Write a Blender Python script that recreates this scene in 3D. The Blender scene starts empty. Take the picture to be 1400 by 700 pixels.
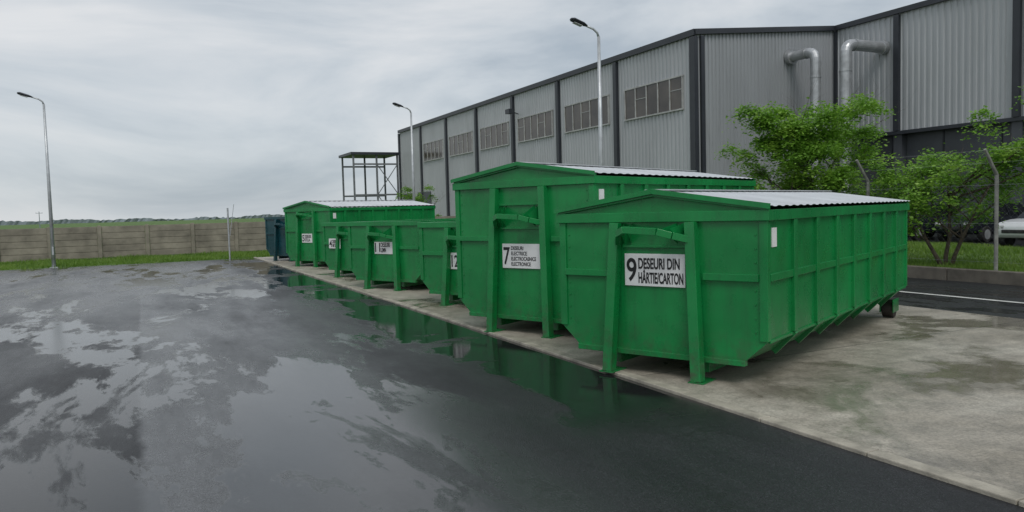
import bpy, bmesh, math, random
from mathutils import Vector, Matrix
import numpy as np
random.seed(7); np.random.seed(7)
SC=bpy.context.scene
COL=SC.collection
# World frame: X = distance in from the yard/slab edge, Y = along the slab edge, Z up (metres)

# ---------------------------------------------------------------- materials
class NT:
    def __init__(s,name):
        s.m=bpy.data.materials.new(name); s.m.use_nodes=True
        s.t=s.m.node_tree; s.b=s.t.nodes['Principled BSDF']; s.out=s.t.nodes['Material Output']
        s.tc=s.t.nodes.new('ShaderNodeTexCoord')
    def n(s,typ,**k):
        x=s.t.nodes.new(typ)
        for a,v in k.items(): setattr(x,a,v)
        return x
    def l(s,a,b): s.t.links.new(a,b)
    def noise(s,scale=1,detail=4,rough=.55,map=(1,1,1),loc=(0,0,0),dist=0):
        mp=s.n('ShaderNodeMapping'); mp.inputs['Scale'].default_value=map; mp.inputs['Location'].default_value=loc
        s.l(s.tc.outputs['Object'],mp.inputs['Vector'])
        x=s.n('ShaderNodeTexNoise'); x.inputs['Scale'].default_value=scale; x.inputs['Detail'].default_value=detail
        x.inputs['Roughness'].default_value=rough; x.inputs['Distortion'].default_value=dist
        s.l(mp.outputs[0],x.inputs['Vector']); return x.outputs['Fac']
    def ramp(s,fac,stops):
        r=s.n('ShaderNodeValToRGB'); e=r.color_ramp.elements
        while len(e)<len(stops): e.new(.5)
        for i,(p,c) in enumerate(stops):
            e[i].position=p
            e[i].color=(c,c,c,1) if not isinstance(c,tuple) else (*c,1)
        s.l(fac,r.inputs[0]); return r.outputs[0]
    def math(s,op,a,b=None,clamp=False):
        x=s.n('ShaderNodeMath',operation=op); x.use_clamp=clamp
        for i,v in enumerate([a,b]):
            if v is None: continue
            if isinstance(v,(int,float)): x.inputs[i].default_value=v
            else: s.l(v,x.inputs[i])
        return x.outputs[0]
    def mix(s,f,a,b,blend='MIX'):
        x=s.n('ShaderNodeMix',data_type='RGBA',blend_type=blend)
        for sock,v in ((x.inputs[0],f),(x.inputs[6],a),(x.inputs[7],b)):
            if isinstance(v,(int,float)): sock.default_value=v if sock.type=='VALUE' else (v,v,v,1)
            elif isinstance(v,tuple): sock.default_value=(*v,1)
            else: s.l(v,sock)
        return x.outputs[2]
    def xyz(s):
        x=s.n('ShaderNodeSeparateXYZ'); s.l(s.tc.outputs['Object'],x.inputs[0]); return x.outputs
    def step(s,v,a,soft):
        m1=s.n('ShaderNodeMapRange',interpolation_type='SMOOTHSTEP'); s.l(v,m1.inputs[0])
        m1.inputs[1].default_value=a-soft; m1.inputs[2].default_value=a+soft; return m1.outputs[0]
    def band(s,v,a,b,soft,soft2=None):
        return s.math('SUBTRACT',s.step(v,a,soft),s.step(v,b,soft2 or soft),True)
    def bump(s,h,strength=.3,dist=.01,prev=None):
        x=s.n('ShaderNodeBump'); x.inputs['Distance'].default_value=dist
        if isinstance(strength,(int,float)): x.inputs['Strength'].default_value=strength
        else: s.l(strength,x.inputs['Strength'])
        s.l(h,x.inputs['Height'])
        if prev is not None: s.l(prev,x.inputs['Normal'])
        s.l(x.outputs[0],s.b.inputs['Normal']); return x.outputs[0]
    def set(s,**k):
        for a,v in k.items():
            sock=s.b.inputs[a.replace('_',' ')]
            if isinstance(v,(int,float)): sock.default_value=v
            elif isinstance(v,tuple): sock.default_value=(*v,1)
            else: s.l(v,sock)
        return s

def simple(name,col,rough=.5,metal=0,var=.25,scale=3,bump=0,spec=.5):
    t=NT(name); f=t.noise(scale,4,.6)
    a=tuple(c*(1-var) for c in col); b=tuple(min(1,c*(1+var)) for c in col)
    t.set(Base_Color=t.ramp(f,[(.3,a),(.7,b)]),Roughness=rough,Metallic=metal,Specular_IOR_Level=spec)
    if bump: t.bump(t.noise(scale*12,3),bump,.01)
    return t.m

def paint(name,col):
    t=NT(name)
    f=t.noise(1.3,4,.6); dark=tuple(c*.78 for c in col); lite=tuple(c*1.2 for c in col)
    c=t.ramp(f,[(.3,dark),(.7,lite)])
    st=t.ramp(t.noise(1.2,5,.65,map=(9,9,.7)),[(.5,0.0),(.78,.55)])
    c=t.mix(st,c,(col[0]*.5+.012,col[1]*.45+.01,col[2]*.5+.01))
    z=t.xyz()[2]
    low=t.n('ShaderNodeMapRange'); t.l(z,low.inputs[0]); low.inputs[1].default_value=.6; low.inputs[2].default_value=.08
    g=t.math('MULTIPLY',low.outputs[0],t.ramp(t.noise(7,4,.7),[(.42,0.),(.66,.75)]))
    c=t.mix(g,c,(.06,.055,.04))
    sc=t.ramp(t.noise(22,4,.75),[(.66,0.),(.70,.8)])
    sc=t.math('MULTIPLY',sc,t.ramp(t.noise(2.5,2),[(.48,0.),(.6,1.)]))
    c=t.mix(sc,c,(.12,.10,.08))
    t.set(Base_Color=c,Roughness=t.ramp(t.noise(5,3),[(.3,.22),(.7,.4)]),Specular_IOR_Level=.5)
    t.bump(t.noise(1.8,2,.4),.45,.03)
    return t.m

# wet asphalt (object coordinates = world metres)
def asphalt():
    t=NT('wet_asphalt'); X,Y,Z=t.xyz()
    big=t.noise(.42,7,.64,map=(1,.36,1),dist=.4)
    med=t.noise(1.1,6,.68,map=(1,.35,1),loc=(3,5,0),dist=.3)
    fine=t.noise(5,4,.7,map=(1,.5,1))
    wob=t.math('ADD',X,t.math('MULTIPLY',t.math('SUBTRACT',t.noise(.8,5,.65,map=(1,.4,1)),.5),2.2))
    gutter=t.math('MULTIPLY',t.band(wob,-1.15,.9,.10),t.step(Y,2.6,.7))      # water standing by the slab edge
    Xw=t.math('ADD',X,t.math('MULTIPLY',t.math('SUBTRACT',med,.5),1.6))
    seam=t.step(t.math('ADD',X,t.math('MULTIPLY',t.math('SUBTRACT',fine,.5),.14)),-4.45,.05)
    film=t.math('MULTIPLY',seam,t.math('SUBTRACT',1.,t.step(Xw,-2.4,.6)))
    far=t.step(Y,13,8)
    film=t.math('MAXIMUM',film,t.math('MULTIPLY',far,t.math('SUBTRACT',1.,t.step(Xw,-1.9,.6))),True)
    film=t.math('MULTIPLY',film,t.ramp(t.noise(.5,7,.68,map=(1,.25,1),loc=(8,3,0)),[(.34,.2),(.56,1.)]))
    trk=t.math('ADD',X,t.math('MULTIPLY',t.math('SUBTRACT',t.noise(.12,2,.5),.5),2.4))
    tr=t.math('MAXIMUM',t.band(trk,-3.35,-3.15,.09),t.band(trk,-5.25,-5.05,.09))
    tr=t.math('MAXIMUM',tr,t.band(trk,-7.6,-7.3,.1),True)
    tr=t.math('MULTIPLY',tr,t.ramp(fine,[(.35,.15),(.6,.8)]))
    pud=t.ramp(big,[(.50,0.),(.53,1.)])
    gp=t.math('MULTIPLY',gutter,t.ramp(t.noise(.38,5,.62,map=(.6,1,1),loc=(9,2,0)),[(.44,0.),(.475,1.)]))
    lp=t.math('MULTIPLY',pud,t.ramp(med,[(.44,0.),(.49,1.)]))
    lp=t.math('MULTIPLY',lp,t.math('SUBTRACT',1.,t.math('MULTIPLY',t.step(X,-2.2,.5),t.math('SUBTRACT',1.,t.step(Y,4,1)))))
    mirror=t.math('MAXIMUM',gp,t.math('MULTIPLY',lp,.92),True)
    grain=t.noise(95,2,.75)
    agg=t.ramp(grain,[(.3,.35),(.58,1.),(.72,3.0)])
    c=t.ramp(med,[(.3,(.012,.013,.015)),(.7,(.033,.034,.037))])
    film_sheen=t.ramp(med,[(.3,(.045,.046,.05)),(.7,(.095,.097,.103))])  # paler base colour in the water film stands in for reflected sky
    c=t.mix(film,c,film_sheen)
    c=t.mix(t.math('MULTIPLY',tr,.6),c,(.018,.018,.019))
    c=t.mix(1.,c,agg,'MULTIPLY')
    c=t.mix(mirror,c,(.018,.019,.02))
    crack=t.ramp(t.math('ABSOLUTE',t.math('SUBTRACT',t.noise(.22,5,.6,loc=(4,1,0)),.5)),[(.0,1.),(.004,0.)])
    c=t.mix(t.math('MULTIPLY',crack,.6),c,(.01,.01,.01))
    r=t.ramp(t.noise(.8,6,.7,map=(1,.3,1),loc=(1,7,0)),[(.3,.24),(.7,.6)])
    r=t.math('MULTIPLY',r,t.math('SUBTRACT',1.,t.math('MULTIPLY',film,.45)))
    r=t.mix(mirror,r,.04)
    sp=t.math('ADD',.36,t.math('MULTIPLY',film,.6))
    t.set(Base_Color=c,Roughness=r,Specular_IOR_Level=sp)
    inv=t.math('SUBTRACT',1.,t.math('MAXIMUM',t.math('MULTIPLY',mirror,.97),t.math('MULTIPLY',film,.5)))
    t.bump(grain,t.math('MULTIPLY',inv,.85),.007)
    return t.m

def concrete_slab():
    t=NT('wet_concrete'); X,Y,Z=t.xyz()
    n1=t.noise(.55,5,.65,dist=.4); n2=t.noise(3,5,.7); n3=t.noise(1.5,4,.6,map=(.25,3,1))
    c=t.ramp(n1,[(.3,(.27,.24,.19)),(.5,(.42,.38,.315)),(.7,(.56,.52,.44))])
    c=t.mix(.7,c,t.ramp(n2,[(.3,.65),(.7,1.2)]),'MULTIPLY')
    c=t.mix(.6,c,t.ramp(n3,[(.3,.7),(.7,1.15)]),'MULTIPLY')
    c=t.mix(.7,c,t.ramp(t.noise(45,3,.7),[(.35,.6),(.6,1.1)]),'MULTIPLY')
    pud=t.ramp(t.noise(.6,5,.6,map=(1,.8,1),loc=(2.3,6.1,0),dist=.5),[(.52,0.),(.60,1.)])
    c=t.mix(t.math('MULTIPLY',pud,.55),c,(.10,.085,.06))
    st=t.ramp(t.noise(2.2,5,.7,loc=(5,5,0)),[(.62,0.),(.70,.55)])
    c=t.mix(st,c,(.11,.09,.065))
    fr=t.math('FRACT',t.math('DIVIDE',Y,4.0))
    j=t.math('LESS_THAN',t.math('ABSOLUTE',t.math('SUBTRACT',fr,.95)),.0025)
    c=t.mix(t.math('MULTIPLY',j,.7),c,(.05,.05,.045))
    r=t.mix(pud,t.ramp(n2,[(.3,.35),(.7,.65)]),.1)
    t.set(Base_Color=c,Roughness=r)
    inv=t.math('SUBTRACT',1.,t.math('MULTIPLY',pud,.93))
    t.bump(t.noise(50,4,.6,map=(.3,1,1)),t.math('MULTIPLY',inv,.5),.006)
    return t.m

def ground_mat():
    t=NT('grass_ground'); 
    c=t.ramp(t.noise(.6,6,.7),[(.3,(.05,.10,.018)),(.55,(.09,.165,.03)),(.75,(.14,.19,.05))])
    t.set(Base_Color=c,Roughness=.9); t.bump(t.noise(14,4),.8,.06); return t.m

def leaf_mat(name,a,b,c3,scale=1.6):
    t=NT(name)
    c=t.ramp(t.noise(scale,4,.7),[(.3,a),(.5,b),(.7,c3)])
    t.set(Base_Color=c,Roughness=.5)
    tr=t.n('ShaderNodeBsdfTranslucent'); t.l(c,tr.inputs[0])
    mx=t.n('ShaderNodeMixShader'); mx.inputs[0].default_value=.42
    t.l(t.b.outputs[0],mx.inputs[1]); t.l(tr.outputs[0],mx.inputs[2]); t.l(mx.outputs[0],t.out.inputs[0])
    return t.m

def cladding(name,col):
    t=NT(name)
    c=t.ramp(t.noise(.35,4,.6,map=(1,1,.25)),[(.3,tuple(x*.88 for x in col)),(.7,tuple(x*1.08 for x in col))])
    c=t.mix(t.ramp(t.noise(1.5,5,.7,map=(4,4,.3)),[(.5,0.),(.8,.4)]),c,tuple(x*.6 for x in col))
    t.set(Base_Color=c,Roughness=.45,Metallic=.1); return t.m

M=dict(
 green=paint('green_paint',(.006,.225,.054)),
 teal=paint('teal_paint',(.008,.06,.075)),
 asphalt=asphalt(), slab=concrete_slab(), ground=ground_mat(),
 kerb=simple('kerb_concrete',(.36,.33,.27),.6,0,.4,4,.4),
 wallc=simple('low_wall_concrete',(.13,.115,.095),.7,0,.35,3,.4),
 fence=simple('fence_concrete',(.25,.225,.18),.8,0,.35,1.5,.5),
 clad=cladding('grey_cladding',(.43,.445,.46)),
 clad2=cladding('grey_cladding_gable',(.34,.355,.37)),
 dark=simple('anthracite_trim',(.028,.032,.04),.45,0,.2,1),
 darkwall=simple('dark_wall_panel',(.07,.076,.087),.5,0,.2,.6),
 glass=simple('window_glass',(.075,.062,.05),.12,0,.5,.7,0,.6),
 wframe=simple('window_frame',(.42,.42,.41),.5),
 galv=simple('galvanised_steel',(.50,.52,.53),.4,.5,.2,4),
 duct=simple('duct_metal',(.45,.46,.47),.38,.6,.2,3),
 roof=simple('roof_sheet',(.62,.64,.66),.35,.2,.12,1.5),
 white=simple('label_white',(.80,.80,.79),.45,0,.05,6),
 black=simple('label_black',(.012,.012,.012),.5,0,.1,6),
 line=simple('road_marking',(.65,.65,.62),.5,0,.25,5),
 rubber=simple('rubber',(.02,.02,.02),.7),
 steel=simple('worn_steel',(.05,.045,.04),.5,.5,.4,8),
 bark=simple('bark',(.09,.07,.05),.9,0,.4,10,.6),
 leaf=leaf_mat('fresh_leaves',(.09,.21,.02),(.20,.40,.045),(.36,.55,.09)),
 grass=leaf_mat('grass_blades',(.08,.16,.02),(.16,.28,.04),(.26,.36,.08),.8),
 far=simple('hazed_distance',(.22,.26,.28),.9,0,.15,.05),  # distance haze painted into the treeline and pole colour
 carw=simple('car_paint_white',(.7,.71,.72),.25,.1,.05), card=simple('car_paint_dark',(.015,.018,.025),.2,.2,.1),
 carg=simple('car_glass',(.01,.012,.014),.06,0,.1), lamp=simple('lamp_lens',(.6,.6,.6),.2),
 redl=simple('tail_lamp',(.3,.01,.01),.2),
)

# ---------------------------------------------------------------- mesh helpers
def empty(name,loc=(0,0,0),rz=0):
    e=bpy.data.objects.new(name,None); e.location=loc; e.rotation_euler=(0,0,rz); e.empty_display_size=.3
    COL.objects.link(e); return e
def obj(name,bm,mat,parent=None,bevel=0,smooth=False,recalc=True):
    if recalc: bmesh.ops.recalc_face_normals(bm,faces=bm.faces)
    me=bpy.data.meshes.new(name); bm.to_mesh(me); bm.free()
    if smooth:
        for p in me.polygons: p.use_smooth=True
    o=bpy.data.objects.new(name,me); COL.objects.link(o)
    if mat: me.materials.append(mat)
    if parent: o.parent=parent
    if bevel:
        b=o.modifiers.new('bevel','BEVEL'); b.width=bevel; b.segments=2; b.limit_method='ANGLE'
    return o
def box(bm,x0,x1,y0,y1,z0,z1):
    v=[bm.verts.new(p) for p in ((x0,y0,z0),(x1,y0,z0),(x1,y1,z0),(x0,y1,z0),(x0,y0,z1),(x1,y0,z1),(x1,y1,z1),(x0,y1,z1))]
    for f in ((0,3,2,1),(4,5,6,7),(0,1,5,4),(1,2,6,5),(2,3,7,6),(3,0,4,7)): bm.faces.new([v[i] for i in f])
def beam(bm,p0,p1,w,d,up=(0,0,1)):
    p0=Vector(p0);p1=Vector(p1); a=(p1-p0).normalized(); u=Vector(up)
    s=a.cross(u)
    if s.length<1e-3: s=a.cross(Vector((0,1,0)))
    s.normalize(); t=s.cross(a).normalized(); vs=[]
    for p in (p0,p1):
        for i,j in ((-1,-1),(1,-1),(1,1),(-1,1)): vs.append(bm.verts.new(p+s*(i*w/2)+t*(j*d/2)))
    for f in ((3,2,1,0),(4,5,6,7),(0,1,5,4),(1,2,6,5),(2,3,7,6),(3,0,4,7)): bm.faces.new([vs[i] for i in f])
def tube(bm,pts,rad,seg=8,cap=True):
    rings=[]; pts=[Vector(p) for p in pts]
    n=len(pts); rad=rad if isinstance(rad,(list,tuple)) else [rad]*n
    ref=None
    for i,p in enumerate(pts):
        d=(pts[min(i+1,n-1)]-pts[max(i-1,0)]).normalized()
        if ref is None: ref=Vector((0,0,1)) if abs(d.z)<.9 else Vector((1,0,0))
        s=d.cross(ref)
        if s.length<1e-3: s=d.cross(Vector((0,1,0)))
        s.normalize(); t=d.cross(s).normalized(); ref=s.cross(d).normalized()
        if abs(ref.dot(d))>.99: ref=Vector((1,0,0))
        rings.append([bm.verts.new(p+(s*math.cos(2*math.pi*k/seg)+t*math.sin(2*math.pi*k/seg))*rad[i]) for k in range(seg)])
    for a,b in zip(rings,rings[1:]):
        for k in range(seg): bm.faces.new((a[k],a[(k+1)%seg],b[(k+1)%seg],b[k]))
    if cap:
        bm.faces.new(rings[0][::-1]); bm.faces.new(rings[-1])
def sheet(name,x0,x1,y0,y1,z,mat,parent=None):
    bm=bmesh.new(); bm.faces.new([bm.verts.new(p) for p in ((x0,y0,z),(x1,y0,z),(x1,y1,z),(x0,y1,z))])
    return obj(name,bm,mat,parent,recalc=False)
def text(body,size,loc,parent,mat,width,bold=.0028):
    c=bpy.data.curves.new('lettering','FONT'); c.body=body; c.size=size; c.align_x='LEFT'; c.align_y='CENTER'; c.extrude=.001
    c.offset=bold*size/.1
    o=bpy.data.objects.new('lettering',c); COL.objects.link(o); c.materials.append(mat)
    bpy.context.view_layer.update()
    xs=[v[0] for v in o.bound_box]; ys=[v[1] for v in o.bound_box]; w=max(xs)-min(xs); k=width/w
    o.parent=parent; o.location=(loc[0]-min(xs)*k,loc[1],loc[2]-(max(ys)+min(ys))/2); o.rotation_euler=(math.pi/2,0,0); o.scale=(k,1,1); return o

# ---------------------------------------------------------------- ground
sheet('ground',-2500,2500,-2500,2500,0,M['ground'])
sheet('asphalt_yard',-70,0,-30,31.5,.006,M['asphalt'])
bm=bmesh.new(); box(bm,.13,6.7,-30,31.5,-.1,.03); obj('concrete_pavement',bm,M['slab'])
bm=bmesh.new()
y=-30
while y<31.5:
    dz=random.uniform(-.003,.003); box(bm,random.uniform(-.004,.004),.125,y+.004,y+.996,-.1,.034+dz); y+=1
obj('edge_kerb',bm,M['kerb'],bevel=.008)
sheet('asphalt_road',6.7,11.0,-30,60,.008,M['asphalt'])
sheet('road_marking',8.45,8.57,-30,60,.014,M['line'])
bm=bmesh.new(); y=-30
while y<60:
    box(bm,11.0,11.2,y+.008,y+1.992,-.1,.26+random.uniform(-.006,.006)); y+=2
obj('roadside_kerb_wall',bm,M['wallc'],bevel=.015)
bm=bmesh.new(); bm.faces.new([bm.verts.new((x,y,.03)) for x,y in ((21.2,-12),(28.15,-12),(28.15,25.9),(23.4,25.9),(23.4,14.6),(21.2,14.6))])
obj('parking_area_pavement',bm,M['asphalt'],recalc=False)
# low grass bank behind the kerb wall
def ss(a,b,v):
    t=max(0,min(1,(v-a)/(b-a))); return t*t*(3-2*t)
def bank(x,y):
    return .12+(.16*ss(11.3,15,x)-.26*ss(17,20.8,x))+.03*math.sin(x*1.3+y*.7)*math.sin(y*.9)*(1-ss(17,19,x))
bm=bmesh.new(); gx=[11.21+i*.61 for i in range(17)]; gy=[-12+i*1.0 for i in range(72)]
vv=[[bm.verts.new((x,y,bank(x,y))) for y in gy] for x in gx]
for i in range(len(vv)-1):
    for j in range(len(gy)-1): 
        if gx[i+1]>19.0 and gy[j+1]>25.9: continue
        bm.faces.new((vv[i][j],vv[i+1][j],vv[i+1][j+1],vv[i][j+1]))
obj('grass_bank',bm,M['ground'],smooth=True)

def blades(name,regs,h,mat,wid=.012):
    V=[];F=[]
    for (x0,x1,y0,y1,zf,cnt) in regs:
        X=np.random.uniform(x0,x1,cnt);Y=np.random.uniform(y0,y1,cnt)
        for x,y_ in zip(X,Y):
            z=zf(x,y_)-.02 if zf else 0
            k=.5+.9*(math.sin(x*1.7+y_*.6)*.5+.5)*random.random()+.3*random.random()
            hh=h*k; a=random.uniform(0,6.28); w=wid*random.uniform(.7,1.6)
            dx,dy=math.cos(a)*w,math.sin(a)*w; lx=random.gauss(0,.35)*hh; ly=random.gauss(0,.35)*hh
            i=len(V); V+=[(x-dx,y_-dy,z),(x+dx,y_+dy,z),(x+lx,y_+ly,z+hh)]; F.append((i,i+1,i+2))
    me=bpy.data.meshes.new(name); me.from_pydata(V,[],F); me.materials.append(mat)
    o=bpy.data.objects.new(name,me); COL.objects.link(o)
blades('grass',[(11.3,21.0,0,25,bank,56000),(21.0,23.3,14.7,25.8,None,9000),(11.3,12.6,2,20,bank,9000),(-28,10,31.6,37.7,None,36000)],.14,M['grass'],.014)

# ---------------------------------------------------------------- containers
def container(name,x,y,ang,W,L,H,rise,mat,num=None,lines=None,lab=(.60,.30),base=.03,ribs=8,loff=0,lz=0):
    E=empty(name,(x,y,base),math.radians(ang))
    hw=W/2; y0=.16; y1=y0+L; cz=.43; fz=.25; ch=.2
    bm=bmesh.new()
    prof=[(-hw,H-.05),(-hw,cz),(-hw+ch,fz),(hw-ch,fz),(hw,cz),(hw,H-.05)]
    A=[bm.verts.new((p[0],y0,p[1])) for p in prof]; B=[bm.verts.new((p[0],y1,p[1])) for p in prof]
    for i in range(5): bm.faces.new((A[i],A[i+1],B[i+1],B[i]))
    bm.faces.new(A); bm.faces.new(B[::-1])
    o=obj('body_shell',bm,mat,E); s=o.modifiers.new('t','SOLIDIFY'); s.thickness=.012; s.offset=0
    bm=bmesh.new()
    t=.045
    box(bm,-hw-t,hw+t,y0-t,y0+.05,H-.10,H)
    box(bm,-hw-t,hw+t,y1-.05,y1+t,H-.10,H)
    for sx in (-1,1):
        a,b=sorted((sx*(hw-.05),sx*(hw+t))); box(bm,a,b,y0+.05,y1-.05,H-.10,H)
        a,b=sorted((sx*(hw-.06),sx*(hw+.022)))
        box(bm,a,b,y0-.022,y0+.05,cz+.01,H-.10); box(bm,a,b,y1-.05,y1+.022,cz+.01,H-.10)
        for k in range(1,ribs):
            yy=y0+L*k/ribs
            a,b=sorted((sx*(hw-.01),sx*(hw+.04))); box(bm,a,b,yy-.045,yy+.045,cz+.02,H-.10)
            beam(bm,(sx*(hw+.015),yy,cz+.03),(sx*(hw-ch-.0),yy,fz-.02),.088,.05,(0,1,0))
        a,b=sorted((sx*(hw-.008),sx*(hw+.03)))
        box(bm,a,b,y0+.052,y1-.052,H*.62-.035,H*.62+.035)
        a,b=sorted((sx*.53,sx*(hw-.062))); box(bm,a,b,y0-.045,y0-.004,H*.62-.035,H*.62+.035)
        beam(bm,(sx*(hw+.005),y0+.05,cz),(sx*(hw+.005),y1-.05,cz),.03,.03)
        z=cz+.08
        while z<H-.15:
            a,b=sorted((sx*(hw-.105),sx*(hw-.09))); box(bm,a,b,y0-.012,y0-.003,z,z+.02); z+=.13
    box(bm,-hw+ch,hw-ch,y0-.03,y0+.04,fz-.06,fz-.004)
    for sx in (-1,1):
        beam(bm,(sx*.42,y0-.045,H-.105),(sx*.50,y0-.11,.012),.105,.11,(0,1,0))
        box(bm,*sorted((sx*.42,sx*.59)),y0-.17,y0+.12,0,.012)
        beam(bm,(sx*.50,y0+.06,.16),(sx*.50,y1-.4,.16),.09,.17)
        box(bm,*sorted((sx*.90,sx*.915)),y1-.50,y1-.18,.09,fz); box(bm,*sorted((sx*1.075,sx*1.09)),y1-.50,y1-.18,.09,fz+.03)
    hz=H-.20 if rise and H<2 else (H-.52 if H>2 else H-.3)
    P=[(-.40,y0-.06,hz-.12),(-.31,y0-.20,hz-.01),(-.20,y0-.26,hz+.03),(.16,y0-.26,hz+.01),(.29,y0-.20,hz-.03),(.43,y0-.06,hz-.08)]
    for a,b in zip(P,P[1:]): beam(bm,a,b,.05,.07)
    for sx in (-1,1):
        for q in (.34,.26):
            vs=[bm.verts.new(p) for p in ((sx*q,y0-.012,min(hz+.17,H-.11)),(sx*(q-.06),y0-.22,hz+.04),(sx*q,y0-.012,hz-.12))]; bm.faces.new(vs)
    box(bm,-.36,.36,y0-.03,y0-.008,hz-.16,hz-.13)
    if H-.11>hz+.21: box(bm,-.36,.36,y0-.03,y0-.008,hz+.17,hz+.20)
    if rise:
        for sx in (-1,1):
            for yy in (y0,y1):
                beam(bm,(sx*(hw+.03),yy,H+.012),(0,yy,H+rise+.012),.07,.045)
    obj('frame_and_ribs',bm,mat,E,bevel=.006)
    bm=bmesh.new()
    for sx in (-1,1): tube(bm,[(sx*.918,y1-.34,.135),(sx*1.072,y1-.34,.135)],.13,20)
    obj('rear_rollers',bm,M['steel'],E,bevel=.01)
    if rise:
        bm=bmesh.new()
        for yy in (y0+.0,y1-.0):
            bm.faces.new([bm.verts.new(p) for p in ((-hw,yy,H-.002),(hw,yy,H-.002),(0,yy,H+rise))])
        obj('gable_panels',bm,mat,E)
        bm=bmesh.new()
        ya=y0-.05; n=int((L+.1)/.05); prev=None
        for k in range(n+1):
            yy=ya+k*.05; q=k%4; dz=.009 if q in (0,1) else 0
            row=[bm.verts.new(p) for p in ((-hw-.06,yy,H+.03+dz),(0,yy,H+rise+.04+dz),(hw+.06,yy,H+.03+dz))]
            if prev: bm.faces.new((prev[0],prev[1],row[1],row[0])); bm.faces.new((prev[1],prev[2],row[2],row[1]))
            prev=row
        obj('roof_sheet',bm,M['roof'],E)
        bm=bmesh.new(); beam(bm,(0,y0-.05,H+rise+.057),(0,y1+.05,H+rise+.057),.16,.012)
        obj('ridge_cap',bm,M['roof'],E)
        bm=bmesh.new()
        for sx in (-1,1): beam(bm,(sx*(hw+.06),y0-.058,H+.032),(0,y0-.058,H+rise+.042),.012,.05)
        obj('verge_trim',bm,mat,E)
    if num:
        lw,lh=lab; z=H*.62+lz; yf=y0-.012; xo=loff
        if abs(loff)>.3: yf=y0-.05
        bm=bmesh.new(); box(bm,xo-lw/2,xo+lw/2,yf-.012,yf,z-lh/2,z+lh/2); obj('label_plate',bm,M['white'],E,bevel=.002)
        nw=.115 if len(num)==1 else .17
        text(num,lh*1.0,(xo-lw/2+.024,yf-.0145,z),E,M['black'],nw,.0012)
        sx0=xo-lw/2+.024+nw+.022
        n=len(lines); ls=lh*(.46 if n<=2 else .84/n)
        for i,ln in enumerate(lines):
            full=xo+lw/2-.02-sx0
            if n<=2: wd=full*min(1,(len(ln)+.3)/12.2) if num=='9' else full*.92*min(1,len(ln)/8)
            else: wd=full*.9*len(ln)/max(len(q) for q in lines)
            zz=z+((n-1)/2-i)*lh*(.40 if n<=2 else .86/n)
            text(ln,ls,(sx0,yf-.0145,zz),E,M['black'],wd,.0025 if n<=2 else .0015)
    bm=bmesh.new(); box(bm,hw-.006,hw+.012,y0+.12,y0+.24,H-.35,H-.17); obj('side_sticker',bm,M['white'],E)
    return E
T=-64.9
container('roll_off_container',.15,3.68,T,2.28,5.55,1.66,.165,M['green'],'9',['DESEURI DIN','HÂRTIE/CARTON'],lab=(.68,.33),lz=.045)
container('roll_off_container',.22,6.82,T,2.38,5.3,2.13,.18,M['green'],'7',['DESEURI','ELECTRICE','ELECTROCASNICE','ELECTRONICE'],lz=-.24,lab=(.66,.34))
container('roll_off_container',.78,10.12,T,2.36,5.4,1.53,0,M['green'],'12',['DESEURI','MOLOZ'],lz=-.13,loff=-.12,lab=(.56,.30))
container('roll_off_container',.45,14.2,T+1,2.36,4.6,1.54,0,M['green'],'11',['DESEURI','LEMN'])
container('roll_off_container',.62,17.95,T-1,2.36,5.2,1.50,0,M['green'],'4',['DESEURI','METAL'],loff=-.62,lab=(.5,.27))
container('roll_off_container',.59,23.55,T,2.44,4.8,1.95,.2,M['green'],'5',['DESEURI','STICLA'],lz=-.25)
container('roll_off_container',.5,27.6,T,2.40,4.5,1.70,0,M['teal'])

# ---------------------------------------------------------------- concrete panel fence
E=empty('concrete_fence'); bm=bmesh.new(); bp=bmesh.new()
x=-62
while x<16:
    for k in range(5):
        z0=.05+k*.29; box(bm,x+.09,x+1.91,37.78,37.83,z0,z0+.265); 
        box(bm,x+.10,x+1.90,37.79,37.825,z0+.265,z0+.29)
    box(bp,x-.085,x+.085,37.72,37.89,-.1,1.54); x+=2
obj('panels',bm,M['fence'],E,bevel=.012); obj('posts',bp,M['fence'],E,bevel=.01)
bm=bmesh.new(); tube(bm,[(-1.0,31.3,0),(-1.0,31.3,2.15)],.035,8); tube(bm,[(-.95,31.3,1.0),(-.75,31.3,2.3)],.012,6)
obj('marker_post',bm,M['galv'])

# ---------------------------------------------------------------- street lamps
def lamp(x,y,h=6.35):
    E=empty('street_lamp',(x,y,0))
    bm=bmesh.new(); tube(bm,[(0,0,0),(0,0,h*.5),(0,0,h-.1)],[.075,.058,.04],12)
    tube(bm,[(0,0,h-.12),(-.04,0,h),(-.16,0,h+.09),(-.42,0,h+.17)],[.034,.032,.03,.028],10)
    obj('pole',bm,M['galv'],E,smooth=True)
    bm=bmesh.new(); box(bm,-.14,.14,-.14,.14,0,.025); box(bm,-.03,.03,-.082,-.05,.5,.8); obj('base_plate',bm,M['galv'],E)
    bm=bmesh.new(); tube(bm,[(-.36,0,h+.155),(-.50,0,h+.2),(-.78,0,h+.29),(-.84,0,h+.30)],[.05,.11,.12,.06],12)
    for v in bm.verts: v.co.z=(h+.155+(-.36-v.co.x)*.3)+(v.co.z-(h+.155+(-.36-v.co.x)*.3))*.45
    obj('lamp_head',bm,M['dark'],E,bevel=.005)
    bm=bmesh.new(); beam(bm,(-.52,0,h+.135),(-.76,0,h+.21),.14,.01); obj('lens',bm,M['lamp'],E)
lamp(6.8,14.86); lamp(6.95,30.8); lamp(-7.37,31.75)

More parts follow.
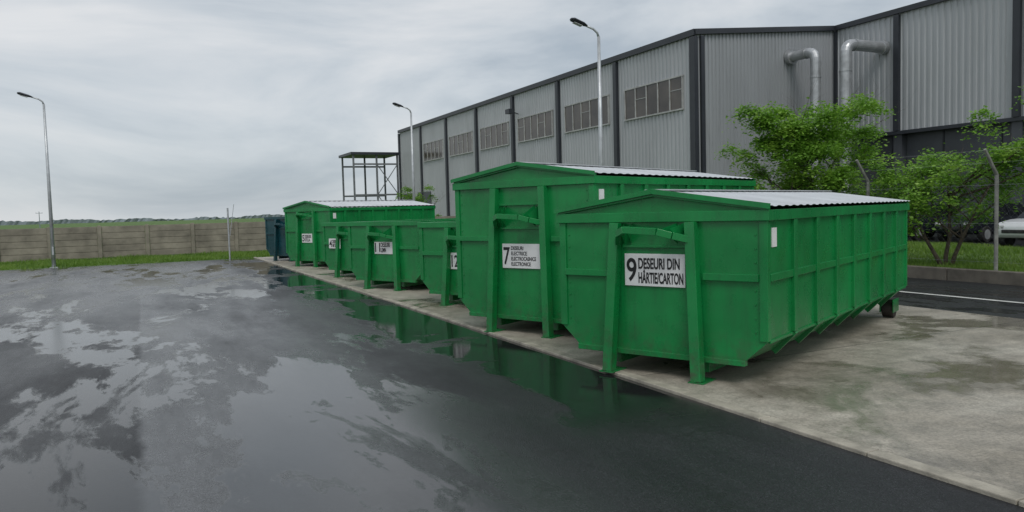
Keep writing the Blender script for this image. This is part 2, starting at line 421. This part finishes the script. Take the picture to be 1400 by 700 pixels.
# ---------------------------------------------------------------- industrial hall
H1=9.75; H2=10.6; NA=19.2; NC=28.2; RB=26.0; RE=70.5
E=empty('industrial_hall')
def corrug(bm,p0,p1,z0f,z1f,nrm,pitch=.30,dep=.045):
    p0=Vector(p0);p1=Vector(p1); L=(p1-p0).length; d=(p1-p0)/L; n=Vector(nrm); s=0; prev=None
    prof=[(0,0),(.34,0),(.46,1),(.88,1)]
    while s<L:
        for f,o in prof:
            q=s+f*pitch
            if q>L: break
            P=p0+d*q+n*(o*dep)
            a=bm.verts.new((P.x,P.y,z0f(q))); b=bm.verts.new((P.x,P.y,z1f(q)))
            if prev: bm.faces.new((prev[0],a,b,prev[1]))
            prev=(a,b)
        s+=pitch
bm=bmesh.new(); corrug(bm,(NA,RE,0),(NA,RB,0),lambda q:0,lambda q:H1,(-1,0,0)); 
corrug(bm,(NC,RB,0),(NC,-12,0),lambda q:4.95,lambda q:H2,(-1,0,0))
obj('wall_cladding',bm,M['clad'],E)
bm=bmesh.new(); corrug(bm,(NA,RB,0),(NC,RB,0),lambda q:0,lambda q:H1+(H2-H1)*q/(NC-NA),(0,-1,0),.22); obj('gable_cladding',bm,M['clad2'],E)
bm=bmesh.new()
box(bm,NA+.06,NC+20,RB+.06,RE-.06,0,H1-.3)
box(bm,NC+.5,NC+20,-12,RB+.05,0,H2-.4)
obj('core_walls',bm,M['darkwall'],E)
bm=bmesh.new()
vs=[bm.verts.new(p) for p in ((NA-.1,RB-.1,H1+.02),(NC,RB-.1,H2+.02),(NC,RE,H2+.02),(NA-.1,RE,H1+.02))]; bm.faces.new(vs)
vs=[bm.verts.new(p) for p in ((NC+.002,-12,H2+.03),(NC+22,-12,H2+.03),(NC+22,RE,H2+.03),(NC+.002,RE,H2+.03))]; bm.faces.new(vs)
obj('roof',bm,M['darkwall'],E)
bm=bmesh.new()
beam(bm,(NA-.12,RB-.12,H1-.05),(NA-.12,RE+.1,H1-.05),.12,.28)
beam(bm,(NA-.12,RB-.13,H1-.04),(NC-.1,RB-.13,H2-.04),.12,.24)
beam(bm,(NC-.12,RB-.2,H2-.05),(NC-.12,-12,H2-.05),.14,.24)
beam(bm,(NC-.10,RB-.1,4.9),(NC-.10,-12,4.9),.14,.16)
for k in range(1,8):
    y=RB+.12+(RE-RB-.2)*k/7; box(bm,NA-.20,NA-.02,y-.15,y+.15,0,H1-.25)
box(bm,NA-.18,NA+.05,RB-.14,RB+.22,0,H1-.24); box(bm,NA+.22,NA+.42,RB-.16,RB-.04,0,H1-.2)
for y in (22.3,16.8,11.3,5.8,.3,-5.2): box(bm,NC-.20,NC-.03,y-.14,y+.14,4.99,H2-.22)
box(bm,NC-.16,NC-.05,RB-.25,RB-.08,4.99,H2-.22)
obj('dark_trim',bm,M['dark'],E)
bm=bmesh.new()
box(bm,NC+.32,NC+.45,-12,RB-.05,0,4.9)
for y in (22.3,16.8,11.3,5.8,.3,-5.2): box(bm,NC-.05,NC+.31,y-.22,y+.22,0,4.82)
obj('lower_wall',bm,M['darkwall'],E)
bm=bmesh.new()
for i in range(14):
    y=-11+i*2.6; box(bm,NC+.27,NC+.318,y,y+.06,0.02,4.8)
obj('lower_panel_joints',bm,M['dark'],E)
bg=bmesh.new(); bf=bmesh.new(); bay=(RE-RB)/7
for k in range(6):
    ya=RB+bay*k+.85; yb=RB+bay*(k+1)-.75; z0=6.35; z1=7.85
    box(bg,NA-.085,NA-.04,ya+.01,yb-.01,z0+.01,z1-.01)
    xx0,xx1=NA-.13,NA-.03
    box(bf,xx0,xx1,ya-.06,yb+.06,z0-.07,z0); box(bf,xx0,xx1,ya-.06,yb+.06,z1,z1+.07)
    for j in range(6):
        y=ya+(yb-ya)*j/5; box(bf,xx0+.004,xx1,y-.03,y+.03,z0,z1)
    for j in range(5):
        if (j+k)%3==0:
            y=ya+(yb-ya)*j/5; box(bf,NA-.11,NA-.087,y+.04,y+(yb-ya)/5-.04,z0+.9,z0+.93)
obj('window_glass',bg,M['glass'],E); obj('window_frames',bf,M['wframe'],E)
bm=bmesh.new(); box(bm,NA-.12,NA-.05,62,65.4,.0,3.6); box(bm,NA-.12,NA-.05,66.5,69.4,.0,3.6); obj('loading_doors',bm,M['darkwall'],E)
bm=bmesh.new(); beam(bm,(NA-.1,44.2,8.2),(NA-.65,44.2,8.35),.06,.06); box(bm,NA-.95,NA-.6,43.9,44.5,8.2,8.5); obj('wall_floodlight',bm,M['dark'],E)

def arcpath(a,b,c,r=.35,n=6):
    a,b,c=Vector(a),Vector(b),Vector(c); d1=(a-b).normalized(); d2=(c-b).normalized(); out=[a]
    for i in range(n+1):
        t=i/n; p=b+d1*r*(1-t)**2+d2*r*t**2; out.append(p)
    out.append(c); return out
def ductobj(a,b,c,r,flr):
    E=empty('exhaust_duct'); bm=bmesh.new(); tube(bm,arcpath(a,b,c,.5),r,20); obj('duct_pipe',bm,M['duct'],E,smooth=False)
    bm=bmesh.new(); b_=Vector(b); c_=Vector(c); a_=Vector(a); k=1.2
    while k<(b_-c_).length: tube(bm,[b_-Vector((0,0,k)),b_-Vector((0,0,k+.06))],r+.025,20); k+=1.5
    d=(a_-b_); L=d.length; d/=L
    tube(bm,[a_-d*.25,a_-d*.03],r+flr,20); tube(bm,[b_+d*.5,b_+d*.56],r+.03,20)
    obj('flanges',bm,M['duct'],E)
ductobj((25.0,25.93,8.9),(25.0,24.3,8.9),(25.0,24.3,0),.24,.13)
ductobj((28.12,23.0,9.0),(25.5,23.0,9.0),(25.5,23.0,0),.26,.06)

# steel canopy at the far end
E=empty('steel_canopy'); bm=bmesh.new()
box(bm,14.4,19.3,71,76,7.5,7.75); obj('canopy_roof',bm,M['dark'],E)
bm=bmesh.new()
for x in (14.7,17,19.1):
    for y in (71.3,75.7): beam(bm,(x,y,0),(x,y,7.5),.16,.16)
for z in (3.6,6.6):
    beam(bm,(14.7,71.3,z),(19.1,71.3,z),.12,.16); beam(bm,(14.7,75.7,z),(19.1,75.7,z),.12,.16)
for a,b in ((17,19.1),(19.1,17)): beam(bm,(a,71.25,3.6),(b,71.25,6.6),.07,.07); beam(bm,(a,71.25,.2),(b,71.25,3.6),.07,.07)
obj('steel_frame',bm,simple('grey_steelwork',(.16,.17,.18),.5),E)

# ---------------------------------------------------------------- wire fence with cranked posts
E=empty('wire_fence'); bm=bmesh.new(); by=[7.3-3.1*k for k in range(-5,4)]
for y in by:
    tube(bm,[(11.55,y,0),(11.55,y,2.2),(11.42,y,2.36),(11.15,y+.0,2.72)],[.04,.04,.036,.03],8)
obj('posts',bm,simple('post_concrete',(.24,.24,.22),.7,0,.3,6),E)
bm=bmesh.new(); y0,y1=min(by),max(by)
for z in (.4,1.2,2.0): tube(bm,[(11.5,y0,z),(11.5,y1,z)],.0015,3)
for x,z in ((11.36,2.45),(11.18,2.7)): tube(bm,[(x,y0,z),(x,y1,z)],.0015,3)
y=y0
while y<y1-1.8:
    tube(bm,[(11.505,y,.35),(11.505,y+1.8,2.15)],.0006,3,False); tube(bm,[(11.495,y+1.8,.35),(11.495,y,2.15)],.0006,3,False); y+=.16
obj('mesh_wires',bm,M['galv'],E)

# ---------------------------------------------------------------- trees
def tree(name,x,y,h,crown,seed,nl=9000,clusters=60,trunk_r=.07,extra=(),low=.35,leaf=.055,CR=(.16,.36)):
    rnd=random.Random(seed); E=empty(name,(x,y,.1)); bm=bmesh.new(); tips=[]; must=[]
    def limb(p,d,L,r,depth,tag=False):
        pts=[p]; rs=[r]; n=5
        for i in range(n):
            d=(d+Vector((rnd.gauss(0,.13),rnd.gauss(0,.13),rnd.gauss(.04,.07)))).normalized()
            p=p+d*L/n; pts.append(p); rs.append(r*(1-.75*(i+1)/n))
            if depth<2 and i>=1:
                for _ in range(2 if depth==0 else 1):
                    a=rnd.uniform(0,6.28); s=Vector((math.cos(a),math.sin(a),rnd.uniform(.0,.7))).normalized()
                    limb(p,(d*.5+s).normalized(),L*rnd.uniform(.35,.6),rs[-1]*.6,depth+1,tag)
            if depth>=1 and i>=2: (must if tag else tips).append(Vector(p))
        tube(bm,pts,rs,6 if depth else 9)
        (must if tag else tips).append(Vector(p))
    for k in range(3):
        a=k*2.1+rnd.uniform(-.4,.4)
        limb(Vector((rnd.uniform(-.05,.05),rnd.uniform(-.05,.05),-.1)),Vector((math.cos(a)*.28,math.sin(a)*.28,1)).normalized(),h*.86,trunk_r,0)
    for (d,L,z) in extra: limb(Vector((0,0,z)),Vector(d).normalized(),L,trunk_r*.6,1,True)
    obj('trunk_and_limbs',bm,M['bark'],E,smooth=True)
    V=[];F=[]
    keep=[c for c in tips if c.z>h*low*.8 and math.hypot(c.x,c.y)<crown*1.1 and c.z<h*1.05]
    rnd.shuffle(keep); keep=keep[:clusters]+must
    per=nl//max(1,len(keep))
    for c in keep:
        R=rnd.uniform(*CR); m=int(per*rnd.uniform(.5,1.4))
        tilt=Vector((rnd.gauss(0,.25),rnd.gauss(0,.25),1)).normalized()
        for _ in range(m):
            q=Vector((rnd.gauss(0,1),rnd.gauss(0,1),rnd.gauss(0,.42)))*R*.62
            q.z-= .25*(q.x*q.x+q.y*q.y)/max(R,.1)
            P=c+q; a=rnd.uniform(0,6.28)
            u=Vector((math.cos(a),math.sin(a),rnd.gauss(-.2,.35))).normalized()
            w=u.cross((tilt+Vector((rnd.gauss(0,.5),rnd.gauss(0,.5),0))).normalized()).normalized()
            l=leaf*rnd.uniform(.6,1.35); i=len(V)
            V+=[tuple(P),tuple(P+u*l*.5+w*l*.3),tuple(P+u*l),tuple(P+u*l*.5-w*l*.3)]; F.append((i,i+1,i+2,i+3))
    me=bpy.data.meshes.new('foliage'); me.from_pydata(V,[],F); me.materials.append(M['leaf'])
    o=bpy.data.objects.new('foliage',me); COL.objects.link(o); o.parent=E
tree('small_tree',11.95,12.8,4.0,1.8,3,38000,165,.06,leaf=.09,CR=(.2,.42))
tree('small_tree',12.3,8.9,2.6,1.4,11,17000,100,.055,extra=(((.1,-1,.5),2.6,1.7),((-.2,-1,.6),1.8,1.6),((.2,-1,.35),2.9,1.6)),low=.45,leaf=.085,CR=(.18,.36))
tree('shrub',12.4,10.9,2.1,1.0,21,8000,60,.03,low=.2,leaf=.08,CR=(.16,.3))
tree('shrub',12.0,45,3.2,1.2,5,3000,40,.04,leaf=.12)

# ---------------------------------------------------------------- cars
def car(x,y,rz,mat):
    E=empty('parked_car',(x,y,.033),math.radians(rz))
    bm=bmesh.new()
    st=[(-2.1,.45,.72,.62),(-2.0,.35,.86,.78),(-1.3,.3,.94,.86),(-.6,.28,.97,.88),(.6,.28,.97,.88),(1.4,.3,.99,.88),(2.0,.35,.95,.8),(2.15,.45,.8,.66)]
    rows=[]
    for (px,zb,zt,hw) in st:
        rows.append([bm.verts.new(p) for p in ((px,-hw+.08,zb),(px,-hw,zb+.12),(px,-hw+.02,zt-.12),(px,-hw+.14,zt),(px,hw-.14,zt),(px,hw-.02,zt-.12),(px,hw,zb+.12),(px,hw-.08,zb))])
    for a,b in zip(rows,rows[1:]):
        for k in range(8): bm.faces.new((a[k],a[(k+1)%8],b[(k+1)%8],b[k]))
    bm.faces.new(rows[0]); bm.faces.new(rows[-1][::-1]); obj('car_body',bm,mat,E,bevel=.03,smooth=True)
    bm=bmesh.new(); lo=[(-.95,.93,.78),(1.9,.95,.76)]; hi=[(-.3,1.42,.6),(1.45,1.42,.58)]
    v=[bm.verts.new((px,s*hw,z)) for (px,z,hw) in lo+hi for s in (-1,1)]
    for f in ((0,1,3,2),(4,6,7,5),(0,4,5,1),(2,3,7,6),(0,2,6,4),(1,5,7,3)): bm.faces.new([v[i] for i in f])
    obj('windows',bm,M['carg'],E,bevel=.04)
    bm=bmesh.new(); beam(bm,(-.25,0,1.435),(1.4,0,1.435),1.14,.05)
    for s in (-1,1):
        for px,q in ((.35,.35),(1.0,1.0)): beam(bm,(px,s*.79,.95),(q,s*.61,1.42),.07,.03)
    obj('roof_and_pillars',bm,mat,E,bevel=.015)
    bm=bmesh.new()
    for px in (-1.35,1.35):
        for s in (-1,1): tube(bm,[(px,s*.90,.31),(px,s*.66,.31)],.31,20)
    box(bm,-2.125,-2.04,-.5,.5,.5,.62)
    obj('tyres_and_grille',bm,M['rubber'],E,bevel=.02)
    bm=bmesh.new()
    for px in (-1.35,1.35):
        for s in (-1,1): tube(bm,[(px,s*.91,.31),(px,s*.89,.31)],.19,12)
    obj('wheel_discs',bm,M['galv'],E)
    bm=bmesh.new()
    for s in (-1,1): box(bm,-2.10,-1.96,*sorted((s*.42,s*.70)),.64,.77)
    obj('headlamps',bm,M['lamp'],E,bevel=.02)
    bm=bmesh.new()
    for s in (-1,1): box(bm,2.03,2.12,*sorted((s*.5,s*.72)),.66,.82)
    obj('tail_lamps',bm,M['redl'],E,bevel=.02)
car(23.6,12.8,0,M['carw'])
car(25.8,16.6,2,M['card']); car(25.7,19.2,-2,M['card']); car(25.8,21.8,1,M['card'])

# ---------------------------------------------------------------- distance
bm=bmesh.new(); rnd=random.Random(2); prev=None
for k in range(900):
    xx=-1500+k*2.6; yy=1020+40*math.sin(k*.02)
    h=(2.6+1.0*math.sin(k*.05)+.8*math.sin(k*.23+1)+rnd.uniform(0,1.5)); h=max(1.2,h)
    a=bm.verts.new((xx,yy,0)); b=bm.verts.new((xx,yy+rnd.uniform(-2,2),h)); c=bm.verts.new((xx,yy+18,0))
    if prev: bm.faces.new((prev[0],a,b,prev[1])); bm.faces.new((prev[1],b,c,prev[2]))
    prev=(a,b,c)
obj('distant_treeline',bm,M['far'])
# utility poles in the fields beyond the fence
for (x,y,h) in ((-104,330,6),(-93,340,6.5),(-76,345,6),(-62,330,5.5),(-58,300,7),(-34,300,5.5)):
    E=empty('utility_pole',(x,y,0)); bm=bmesh.new()
    tube(bm,[(0,0,0),(0,0,h)],[.16,.1],6); beam(bm,(-1.0,0,h*.9),(1.0,0,h*.9),.12,.12)
    for q in (-.9,0,.9): box(bm,q-.05,q+.05,-.05,.05,h*.9+.07,h*.9+.3)
    obj('pole_and_crossarm',bm,M['far'],E)

# ---------------------------------------------------------------- sky and light
w=bpy.data.worlds.new('World'); SC.world=w; w.use_nodes=True; nt=w.node_tree; N=nt.nodes; Lk=nt.links
bg=N['Background']; out=N['World Output']
EL=math.radians(52); RO=math.radians(200)
sky=N.new('ShaderNodeTexSky'); sky.sky_type='NISHITA'; sky.sun_disc=False; sky.sun_elevation=EL; sky.sun_rotation=RO
Lk.new(sky.outputs[0],bg.inputs[0]); bg.inputs[1].default_value=.09
tc=N.new('ShaderNodeTexCoord'); mp=N.new('ShaderNodeMapping'); mp.inputs['Scale'].default_value=(1,1,3.6); Lk.new(tc.outputs['Generated'],mp.inputs[0])
no=N.new('ShaderNodeTexNoise'); no.inputs['Scale'].default_value=2.1; no.inputs['Detail'].default_value=7; no.inputs['Roughness'].default_value=.55; no.inputs['Distortion'].default_value=.5
Lk.new(mp.outputs[0],no.inputs['Vector'])
rp=N.new('ShaderNodeValToRGB'); e=rp.color_ramp.elements
e[0].position=.36; e[0].color=(.42,.48,.54,1); e[1].position=.66; e[1].color=(.80,.81,.82,1)
m_=e.new(.5); m_.color=(.61,.655,.695,1); Lk.new(no.outputs['Fac'],rp.inputs[0])
bg2=N.new('ShaderNodeBackground'); Lk.new(rp.outputs[0],bg2.inputs[0]); bg2.inputs[1].default_value=1.0
mx=N.new('ShaderNodeMixShader'); mx.inputs[0].default_value=.88
Lk.new(bg.outputs[0],mx.inputs[1]); Lk.new(bg2.outputs[0],mx.inputs[2]); Lk.new(mx.outputs[0],out.inputs[0])
sd=bpy.data.lights.new('sun','SUN'); sd.energy=1.2; sd.angle=math.radians(25); sd.color=(1,.97,.93)
so=bpy.data.objects.new('sun',sd); COL.objects.link(so)
v=Vector((math.sin(RO)*math.cos(EL),math.cos(RO)*math.cos(EL),math.sin(EL))); so.rotation_euler=v.to_track_quat('Z','Y').to_euler()

# ---------------------------------------------------------------- camera
cd=bpy.data.cameras.new('camera'); cd.lens=27; cd.sensor_width=36; cd.clip_end=6000; cd.clip_start=.05
co=bpy.data.objects.new('camera',cd); COL.objects.link(co); SC.camera=co
R=Matrix.Rotation(math.radians(-25.9),4,'Z')@Matrix.Rotation(math.radians(90-3.43),4,'X')@Matrix.Rotation(math.radians(-1.55),4,'Z')
co.matrix_world=Matrix.Translation((-4.39,-2.59,1.75))@R
SC.view_settings.view_transform='Standard'; SC.view_settings.look='None'; SC.view_settings.exposure=0
